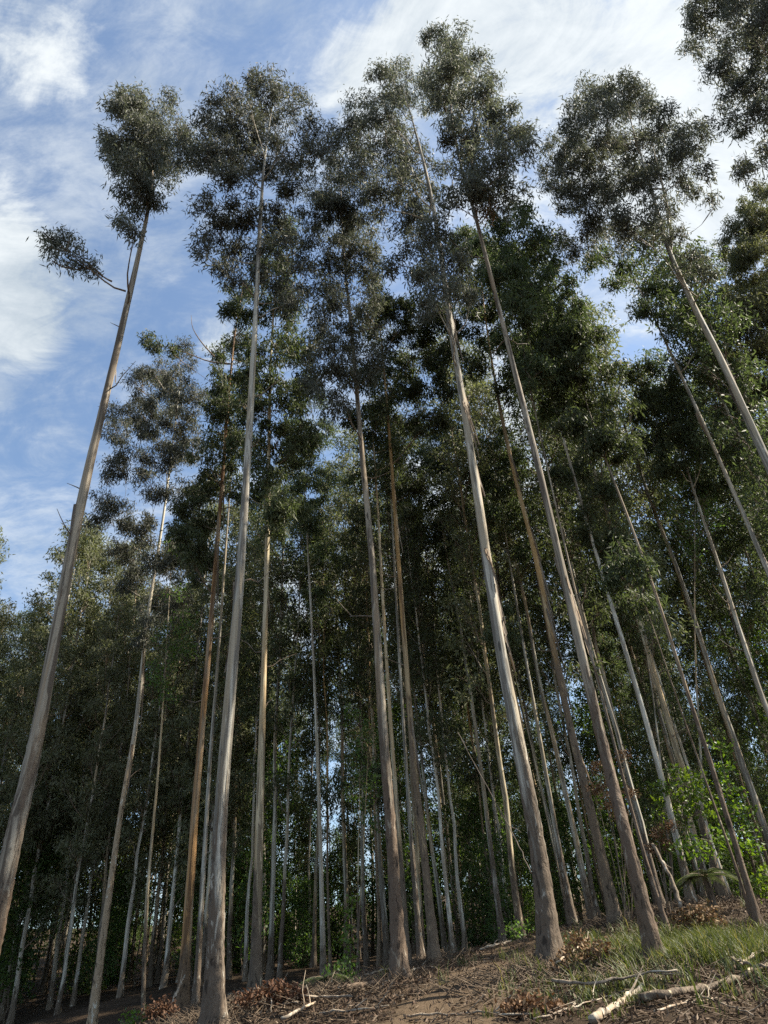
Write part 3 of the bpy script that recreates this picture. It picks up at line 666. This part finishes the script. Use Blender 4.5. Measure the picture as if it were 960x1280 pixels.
# ------------------------------------------------------------------ saplings, shrubs, brush, ferns
def leafy_plant(name, base, blobs_px, leaf_, label, cat, stem_r=.025, dens=1.0, L=.13, W=.07, seed=0, n_stem=1, grp=None, droop=.2, stem_mat='stand', pad=30):
    """plant at base = (pixel, distance): stems up to leaf clumps given as (x, y, r) pixels"""
    rng = np.random.default_rng(seed)
    (bx, by), d = base
    B = at(bx, by, d); Bq = B.copy(); B[2] = float(ground(B[0], B[1])) - .03
    root = link(name, None, None, tuple(B)); tag(root, label, cat, grp)
    c = Acc(); tops = []
    for (x, y, r) in blobs_px:
        C = inplane(x, y, Bq); n = np.array([B[0], B[1], 0]); n /= np.linalg.norm(n)
        rm = r * np.linalg.norm(C) / FPX; C = C + n * rng.normal(0, .6) * rm - B; C[2] = max(C[2], .1); tops.append((C, rm))
    hi = max(tops, key=lambda a: a[0][2])
    stems = []
    for k in range(n_stem):
        tgt = tops[k % len(tops)][0] if n_stem > 1 else hi[0]
        P0 = np.array([rng.normal(0, .05), rng.normal(0, .05), 0]) * (n_stem > 1)
        sp_ = branch_path(rng, P0, tgt, 10, .01, .2); stems.append(sp_)
        Vs, Qs = tube(sp_, np.linspace(stem_r, .007, 10), 6); link('stem', mesh('stem', Vs, [Qs], [M[stem_mat]]), root)
    for C, rm in tops:
        sp_ = min(stems, key=lambda s: np.linalg.norm(s - C, axis=1).min()); dist = np.linalg.norm(sp_ - C, axis=1) + np.where(sp_[:, 2] > C[2], 2 * rm, 0)
        bp = branch_path(rng, sp_[int(np.argmin(dist))], C, 4); c.add(tube(bp, np.linspace(.012, .004, 4), 4), 1)
        tips, LP = clump_leaves(C, rm, 11, int(460 * rm * rm * dens) + pad, rng, .8, .25 * rm + .04)
        LP[:, 2] = np.maximum(LP[:, 2], .03)
        c.add(twigs(bp[rng.integers(1, 4, len(tips))], tips, .005, .003), 1); c.add(leaves(LP, rng, L, W, droop, 1.0), 0)
    link('foliage', c.build('foliage', [M[leaf_], M['twig']]), root)['kind'] = 'stuff'
    return root

leafy_plant('sapling', ((872, 1120), 24), [(858, 980, 16), (848, 968, 12), (868, 995, 16), (838, 1000, 13), (825, 992, 12), (850, 1015, 14), (830, 1015, 12), (880, 1010, 12)], 'leafl', 'bright lime-green sapling catching the sun between the slanting trunks', 'sapling', .03, 1.1, .15, .09, 41)
leafy_plant('sapling', ((925, 1120), 25), [(905, 960, 11), (915, 985, 14), (925, 1010, 13), (930, 1035, 14), (920, 1055, 12), (938, 1060, 12), (900, 935, 10), (912, 1010, 11)], 'leafl', 'tall lime-green sapling beside the long thin brown trunk', 'sapling', .03, .9, .15, .09, 42)
leafy_plant('shrub', ((880, 1110), 23), [(885, 1050, 15), (865, 1055, 12), (900, 1045, 11), (878, 1065, 12), (850, 1062, 9)], 'leafl', 'low lime-green shrub under the bright sapling', 'shrub', .02, .8, .14, .08, 43, 3)
leafy_plant('shrub', ((958, 1128), 20), [(950, 1105, 10), (960, 1095, 11), (945, 1112, 7), (965, 1112, 10)], 'leafl', 'small yellow-green shrub at the foot of the dark slope', 'shrub', .015, .9, .12, .07, 44, 2)
leafy_plant('sapling', ((437, 1222), 21), [(434, 1192, 9), (438, 1176, 7), (436, 1160, 6), (432, 1140, 5), (440, 1125, 6), (430, 1205, 8), (425, 1178, 5)], 'leafl', 'slim sapling with glowing leaves between the white trunk and the thick brown one', 'sapling', .018, .8, .11, .06, 45)
leafy_plant('shrub', ((424, 1224), 19), [(420, 1216, 9), (430, 1212, 9), (410, 1222, 8), (440, 1218, 7)], 'leafu', 'low green shrub beside the foot of the white trunk', 'shrub', .012, 1.0, .10, .06, 46, 3)
leafy_plant('shrub', ((170, 1290), 24), [(165, 1275, 9), (175, 1272, 9), (158, 1280, 8), (184, 1278, 7)], 'leafl', 'small lime shrub in the gloom below the thin tan stem', 'shrub', .012, .7, .11, .06, 47, 3)
leafy_plant('shrub', ((645, 1172), 27), [(640, 1162, 8), (650, 1158, 9), (646, 1166, 8)], 'leafu', 'little green shrub at the dark end of the dirt track', 'shrub', .012, .9, .12, .07, 48, 2)
leafy_plant('sapling', ((868, 1100), 27), [(880, 620, 20), (862, 640, 18), (850, 600, 18), (870, 580, 16), (890, 650, 16), (855, 670, 18), (835, 640, 16), (870, 700, 14)], 'leafu', 'tall spindly young tree with green leaves high among the shaded crowns', 'tree', .05, .6, .14, .06, 49)
leafy_plant('sapling', ((840, 1112), 26), [(825, 760, 18), (808, 745, 16), (835, 790, 18), (815, 800, 16), (850, 830, 13), (795, 720, 14), (870, 900, 12)], 'leafg', 'young green tree with broad leaves beside the long thin brown trunk', 'tree', .045, .8, .13, .06, 50)
leafy_plant('sapling', ((448, 1205), 25), [(460, 940, 16), (450, 965, 15), (468, 980, 15), (455, 1005, 14), (462, 915, 14), (445, 930, 13), (465, 1030, 12), (440, 990, 12), (440, 895, 14)], 'leafu', 'young tree on a pair of thin yellowish stems with sunlit green leaves', 'tree', .035, 1.0, .13, .07, 51, 2, stem_mat='tan')
leafy_plant('sapling', ((178, 1290), 27), [(215, 800, 18), (205, 830, 16), (225, 775, 16), (195, 850, 14), (210, 870, 14), (230, 810, 14), (222, 740, 14), (215, 690, 12)], 'leafu', 'thin tan-stemmed young tree with dark leaves near the eucalyptus with the white upper trunk', 'tree', .07, .9, .15, .07, 52, 1, stem_mat='tan')
for k, (bx, by, d, bl, lab) in enumerate([
    ((775), 1120, 22, [(748, 960, 8), (755, 985, 9), (780, 945, 8), (762, 1005, 8), (775, 1020, 8), (742, 985, 7), (790, 990, 6)], 'hanging mass of dry brown leaves between the two rough-footed trunks'),
    ((828), 1105, 23, [(822, 1040, 8), (832, 1055, 7), (815, 1060, 7), (838, 1035, 6)], 'clump of dry brown leaves on a dead stem beside the lime sapling'),
    ((880), 1172, 17, [(872, 1150, 11), (885, 1142, 10), (862, 1160, 9), (893, 1155, 9), (850, 1150, 8)], 'rust-brown dead shrub at the top of the grassy bank'),
    ((705), 1225, 14.3, [(715, 1195, 10), (728, 1180, 11), (705, 1215, 9), (740, 1195, 11), (725, 1210, 11), (750, 1185, 9), (745, 1212, 9), (760, 1200, 9)], 'tangled brown brush against the foot of the stoutest eucalyptus'),
    ((340), 1255, 15.5, [(335, 1240, 9), (350, 1236, 10), (320, 1245, 8), (365, 1242, 9), (345, 1252, 9), (378, 1248, 8), (305, 1250, 8)], 'dead brushwood heaped at the foot of the yellowish-tan trunk'),
    ((200), 1282, 19, [(195, 1262, 8), (208, 1258, 9), (185, 1270, 8), (215, 1268, 7)], 'pile of dry brush beside the orange trunk'),
    ((690), 1272, 11.5, [(640, 1262, 8), (660, 1256, 9), (685, 1262, 9), (670, 1268, 8), (700, 1268, 8)], 'crumpled dry leaf-and-twig heap beside the pale fallen log')]):
    leafy_plant('dead_brush', ((bx, by), d), bl, 'leafd', lab, 'brush', .012, .8, .09, .045, 60 + k, 7, None, .3, 'twig', 150)

def fern(base, R_, n, label, seed):
    """tree-fern like rosette of arching fronds, each with paired leaflets"""
    rng = np.random.default_rng(seed); (bx, by), d, h = base
    B = at(bx, by, d); B[2] = float(ground(B[0], B[1])) - .05
    root = link('fern', None, None, tuple(B)); tag(root, label, 'fern')
    if h > .2:
        V, Q = tube(spline([(0, 0, 0), (.03, 0, h * .5), (0, 0, h)], 8), np.linspace(.11, .07, 8), 8, .06, rng); link('stem', mesh('stem', V, [Q], [M['brown']]), root)
    for k in range(n):
        an = k * 6.283 / n + rng.uniform(-.2, .2); up = rng.uniform(.35, .9); o = np.array([math.cos(an), math.sin(an), 0])
        mid = [np.array([0, 0, h]) + o * R_ * u + np.array([0, 0, R_ * (up * u - (up + .25) * u * u)]) for u in np.linspace(0, 1, 16)]
        mid = np.array(mid); a = Acc(); a.add(tube(mid, np.linspace(.012, .003, 16), 4), 1)
        side = np.array([-o[1], o[0], 0])
        ps, ds = [], []
        for u in np.linspace(1.5, 15, 30):
            i0 = min(int(u), 14); p = mid[i0] + (mid[i0 + 1] - mid[i0]) * (u - i0); ln = R_ * .24 * math.sin(math.pi * (u + 1) / 17) + .02
            for s in (-1, 1):
                tip = p + side * s * ln + o * ln * .35 - np.array([0, 0, ln * .25]); wv = o * .028
                ps += [p - wv, p + wv, tip]
        ps = np.array(ps); a.add((ps, np.arange(len(ps)).reshape(-1, 3)), 0)
        link('frond', a.build('frond', [M['leafg'], M['twig']]), root)['kind'] = 'stuff'
fern(((888, 1122), 22, .9), .9, 11, 'dark tree fern with arching fronds behind the grassy bank', 71)
fern(((407, 1236), 19, .25), .7, 9, 'small blue-green fern beside the white trunk', 72)

# ------------------------------------------------------------------ fallen wood
def wood(name, px, w0, w1, label, cat, seed, lift=.04, d=None, stubs=2, mat='dead'):
    rng = np.random.default_rng(seed)
    if d is None: P = [on_ground(x, y) for x, y in px]
    else: P = [at(x, y, dd) for (x, y), dd in zip(px, d)]
    if d is None:
        P = [np.array([p[0], p[1], float(ground(p[0], p[1])) + lift]) for p in P]
    P = np.array(P); B = P[0].copy()
    k = FPX / depth(P.mean(0)); r0, r1 = w0 / k / 2, w1 / k / 2
    n = max(10, int(np.linalg.norm(np.diff(P, axis=0), axis=1).sum() / .12))
    path = spline(P, n); path[1:-1] += rng.normal(0, .010, (n - 2, 3))
    root = link(name, None, None, tuple(B)); tag(root, label, cat)
    V, Q = tube(path - B, np.linspace(r0, r1, n) * (1 + .08 * np.sin(np.arange(n) * .9)), 9, .05, rng)
    m = len(V); ends = np.array([[path[0] - B], [path[-1] - B]]).reshape(-1, 3)
    s = 9; f1 = np.array([[(j + 1) % s, j, m] for j in range(s)]); f2 = np.array([[m - s + j, m - s + (j + 1) % s, m + 1] for j in range(s)])
    link('stick', mesh('stick', np.vstack([V, ends]), [Q, f1, f2], [M[mat]]), root)
    for _ in range(stubs):
        i = rng.integers(n // 4, n - 2); L = rng.uniform(.2, .6)
        v = path[i + 1] - path[i]; v /= np.linalg.norm(v); o = v * .8 + np.array([rng.normal(0, .4), rng.normal(0, .3), abs(rng.normal(.35, .2))]); o /= np.linalg.norm(o)
        Vb, Qb = tube(branch_path(rng, path[i] - B, path[i] - B + o * L, 6), np.linspace(max(r1 * .7, .008), .004, 6), 5)
        link('twig', mesh('twig', Vb, [Qb], [M[mat]]), root)

wood('fallen_branch', [(694, 1246), (735, 1252), (775, 1246), (815, 1238), (852, 1236)], 4.5, 2.5, 'long pale fallen branch lying across the mottled log', 'branch', 81, .20)
wood('fallen_log', [(742, 1284), (765, 1270), (785, 1256), (806, 1240)], 11, 6, 'mottled cream log with broken end lying on the leaf litter', 'log', 82, .07, stubs=1)
wood('fallen_log', [(800, 1258), (840, 1252), (880, 1246), (912, 1236), (962, 1214)], 10, 6, 'long brown log along the lower edge of the grassy bank', 'log', 83, .08, stubs=3, mat='tan')
wood('fallen_branch', [(922, 1217), (945, 1226), (970, 1231)], 4.5, 3, 'short grey broken branch resting on the end of the brown log', 'branch', 84, .2)
wood('fallen_branch', [(930, 1222), (950, 1208), (975, 1196)], 4, 3, 'forked grey branch crossing the brown log at the grass', 'branch', 85, .16)
wood('fallen_branch', [(620, 1276), (680, 1272), (730, 1262), (770, 1250), (790, 1243)], 2.6, 1.6, 'thin crooked stick running under the long pale branch', 'branch', 86, .05)
wood('fallen_branch', [(328, 1240), (345, 1246), (362, 1249), (378, 1257), (400, 1259), (440, 1258)], 3.6, 2.2, 'crooked weathered branch arching over the brushwood', 'branch', 87, .14, stubs=4)
wood('fallen_branch', [(352, 1282), (372, 1272), (394, 1260)], 4, 2.4, 'stripped bare stick poking out of the brushwood', 'branch', 88, .08)
wood('leaning_branch', [(200, 1284), (216, 1252), (231, 1219)], 3.4, 2.2, 'dead branch propped against the orange trunk', 'branch', 89, d=(20, 21, 23.5), stubs=2)
wood('fallen_branch', [(398, 1246), (425, 1236), (455, 1224), (488, 1214)], 4.2, 2.2, 'fallen branch leading up to the foot of the thick brown trunk', 'branch', 90, .07)
wood('fallen_branch', [(500, 1224), (522, 1214), (548, 1212)], 3, 2, 'short stick lying between the two rough trunk feet', 'branch', 91, .05)
wood('fallen_branch', [(505, 1274), (560, 1272), (610, 1270), (650, 1266)], 3, 1.8, 'thin pale stick lying flat on the dirt track', 'branch', 92, .04)
wood('bent_pole', [(815, 1055), (832, 1085), (843, 1108), (851, 1136)], 4, 5, 'bent bleached pole standing among dead brown leaves', 'branch', 93, d=(19.5, 19.3, 19.1, 18.8), stubs=1, mat='pale')
wood('leaning_branch', [(572, 915), (604, 975), (640, 1040), (664, 1092)], .9, 1.4, 'long thin dead branch slanting down against the stoutest trunk', 'branch', 94, d=(16.6, 16.2, 15.7, 15.25), stubs=2, mat='twig')
wood('fallen_log', [(396, 1244), (425, 1240), (460, 1234), (495, 1232)], 7, 5, 'low mossy log half sunk in the litter by the fallen branch', 'log', 95, .05, stubs=0, mat='brown')
wood('fallen_branch', [(600, 1192), (618, 1186), (640, 1180)], 3, 2, 'forked twig lying at the dark end of the dirt track', 'branch', 96, .08, stubs=3)
wood('fallen_branch', [(700, 1232), (722, 1214), (742, 1196)], 2.4, 1.4, 'slim stick leaning through the tangled brush', 'branch', 97, .3)
wood('fallen_branch', [(870, 1250), (905, 1262), (945, 1278)], 2.6, 1.6, 'thin brown stick below the long brown log', 'branch', 98, .05)
wood('fallen_branch', [(285, 1252), (318, 1251), (330, 1251)], 2.4, 2, 'straight dry stick beside the rough-footed tall trunk', 'branch', 99, .2)

wood('fallen_branch', [(296, 1268), (318, 1262), (345, 1266), (372, 1264)], 3.2, 1.8, 'grey forked branch lying in front of the brushwood heap', 'branch', 111, .12, stubs=4)
wood('fallen_branch', [(330, 1282), (338, 1262), (342, 1240)], 2.4, 1.4, 'thin upright dead stick sticking out of the brushwood heap', 'branch', 112, d=(15.2, 15.3, 15.4), stubs=2)
wood('fallen_branch', [(400, 1272), (440, 1268), (486, 1262)], 3.0, 1.6, 'dark half-buried branch between the brushwood and the dirt track', 'branch', 113, .05, stubs=3)
wood('fallen_branch', [(820, 1272), (858, 1262), (900, 1254)], 3.0, 1.6, 'weathered branch lying below the mottled log', 'branch', 114, .06, stubs=3)
wood('fallen_branch', [(720, 1262), (700, 1272), (668, 1282)], 3.4, 2.0, 'short barkless stick beside the crumpled leaf heap', 'branch', 115, .06, stubs=1)
# ------------------------------------------------------------------ ground cover (uncountable)
rng = np.random.default_rng(9)
def scatter(n, dlo, dhi, azlo, azhi):
    az = np.radians(rng.uniform(azlo, azhi, n)); d = np.sqrt(rng.uniform(dlo ** 2, dhi ** 2, n))
    return d * np.sin(az), d * np.cos(az)
x, y = scatter(60000, 8, 26, -30, 33)
keep = (abs(x - TRK[0] * y - TRK[1]) > .9) | (rng.random(len(x)) < .3); x, y = x[keep], y[keep]
P = np.column_stack([x, y, ground(x, y) + rng.uniform(.0, .05, len(x)) + .03])
V, F = leaves(P, rng, .09, .028, .05, .9)
tag(link('leaf_litter', mesh('leaf_litter', V, [F], [M['litter']], None)), 'dry brown leaf litter covering the forest floor', 'leaf litter', kind='stuff')
x, y = scatter(7000, 8, 25, -30, 33); keep = (abs(x - TRK[0] * y - TRK[1]) > .9) | (rng.random(len(x)) < .2); x, y = x[keep], y[keep]; n = len(x)
A = np.column_stack([x, y, ground(x, y) + .02]); an = rng.uniform(0, 6.28, n); L = rng.uniform(.12, .6, n)
x2, y2 = x + np.cos(an) * L, y + np.sin(an) * L
Bp = np.column_stack([x2, y2, ground(x2, y2) + rng.uniform(.01, .12, n)])
nb_ = 5200; hb = [t['B'] for t in T.values() if t['w'] > 8]; pk = rng.integers(0, len(hb), nb_)
cx_ = np.array([hb[k][0] for k in pk]) + rng.normal(0, .45, nb_); cy_ = np.array([hb[k][1] for k in pk]) + rng.normal(0, .45, nb_)
extra_x = np.concatenate([cx_, rng.normal(on_ground(740, 1215)[0], 1.0, 2500), rng.normal(on_ground(330, 1258)[0], 1.0, 2200)])
extra_y = np.concatenate([cy_, rng.normal(on_ground(740, 1215)[1], .9, 2500), rng.normal(on_ground(330, 1258)[1], .8, 2200)]); ne = len(extra_x)
an = rng.uniform(0, 6.28, ne); L = rng.uniform(.1, .7, ne); ex2, ey2 = extra_x + np.cos(an) * L, extra_y + np.sin(an) * L
A = np.concatenate([A, np.column_stack([extra_x, extra_y, ground(extra_x, extra_y) + .02])]); Bp = np.concatenate([Bp, np.column_stack([ex2, ey2, ground(ex2, ey2) + rng.uniform(.02, .28, ne)])])
V, Q = twigs(A, Bp, .007, .004)
tag(link('twig_litter', mesh('twig_litter', V, [Q], [M['straw']])), 'fine dead twigs strewn over the forest floor', 'twig litter', kind='stuff')

def grass(n, cx, cy, sx, sy, hmin, hmax, label):
    gx_ = rng.normal(cx, sx, n); gy_ = rng.normal(cy, sy, n)
    tuft = rng.integers(0, max(n // 14, 1), n); tx = rng.normal(cx, sx, n); ty = rng.normal(cy, sy, n)
    gx_, gy_ = tx[tuft] + rng.normal(0, .06, n), ty[tuft] + rng.normal(0, .06, n)
    h = rng.uniform(hmin, hmax, n); an = rng.uniform(0, 6.28, n); bend = rng.uniform(.2, .9, n) * h
    o = np.column_stack([np.cos(an), np.sin(an), np.zeros(n)]); s = np.column_stack([-np.sin(an), np.cos(an), np.zeros(n)])
    P = np.column_stack([gx_, gy_, ground(gx_, gy_) - .02]); wd = .008
    up = np.array([0, 0, 1.0])
    m1 = P + o * (bend * .25)[:, None] + up * (h * .6)[:, None]; tip = P + o * bend[:, None] + up * (h * .92)[:, None]
    V = np.stack([P - s * wd, P + s * wd, m1 + s * wd * .8, m1 - s * wd * .8, tip], 1).reshape(-1, 3)
    b = np.arange(n)[:, None] * 5
    tag(link('grass', mesh('grass', V, [b + np.array([[0, 1, 2, 3]]), b + np.array([[3, 2, 4]])], [M['grass']])), label, 'grass', kind='stuff')
g0 = on_ground(880, 1195); g1 = on_ground(760, 1235)
grass(8500, g0[0], g0[1], 1.35, 1.2, .15, .48, 'tall green grass tufts on the sunlit bank')
grass(1800, g1[0], g1[1], .7, .7, .08, .24, 'short green and straw-coloured grass beside the stoutest trunk')
g2 = at(770, 1165, 19.5)
grass(1200, g2[0], g2[1], 1.6, 1.2, .15, .4, 'dry grass round the feet of the flaky brown trunks')
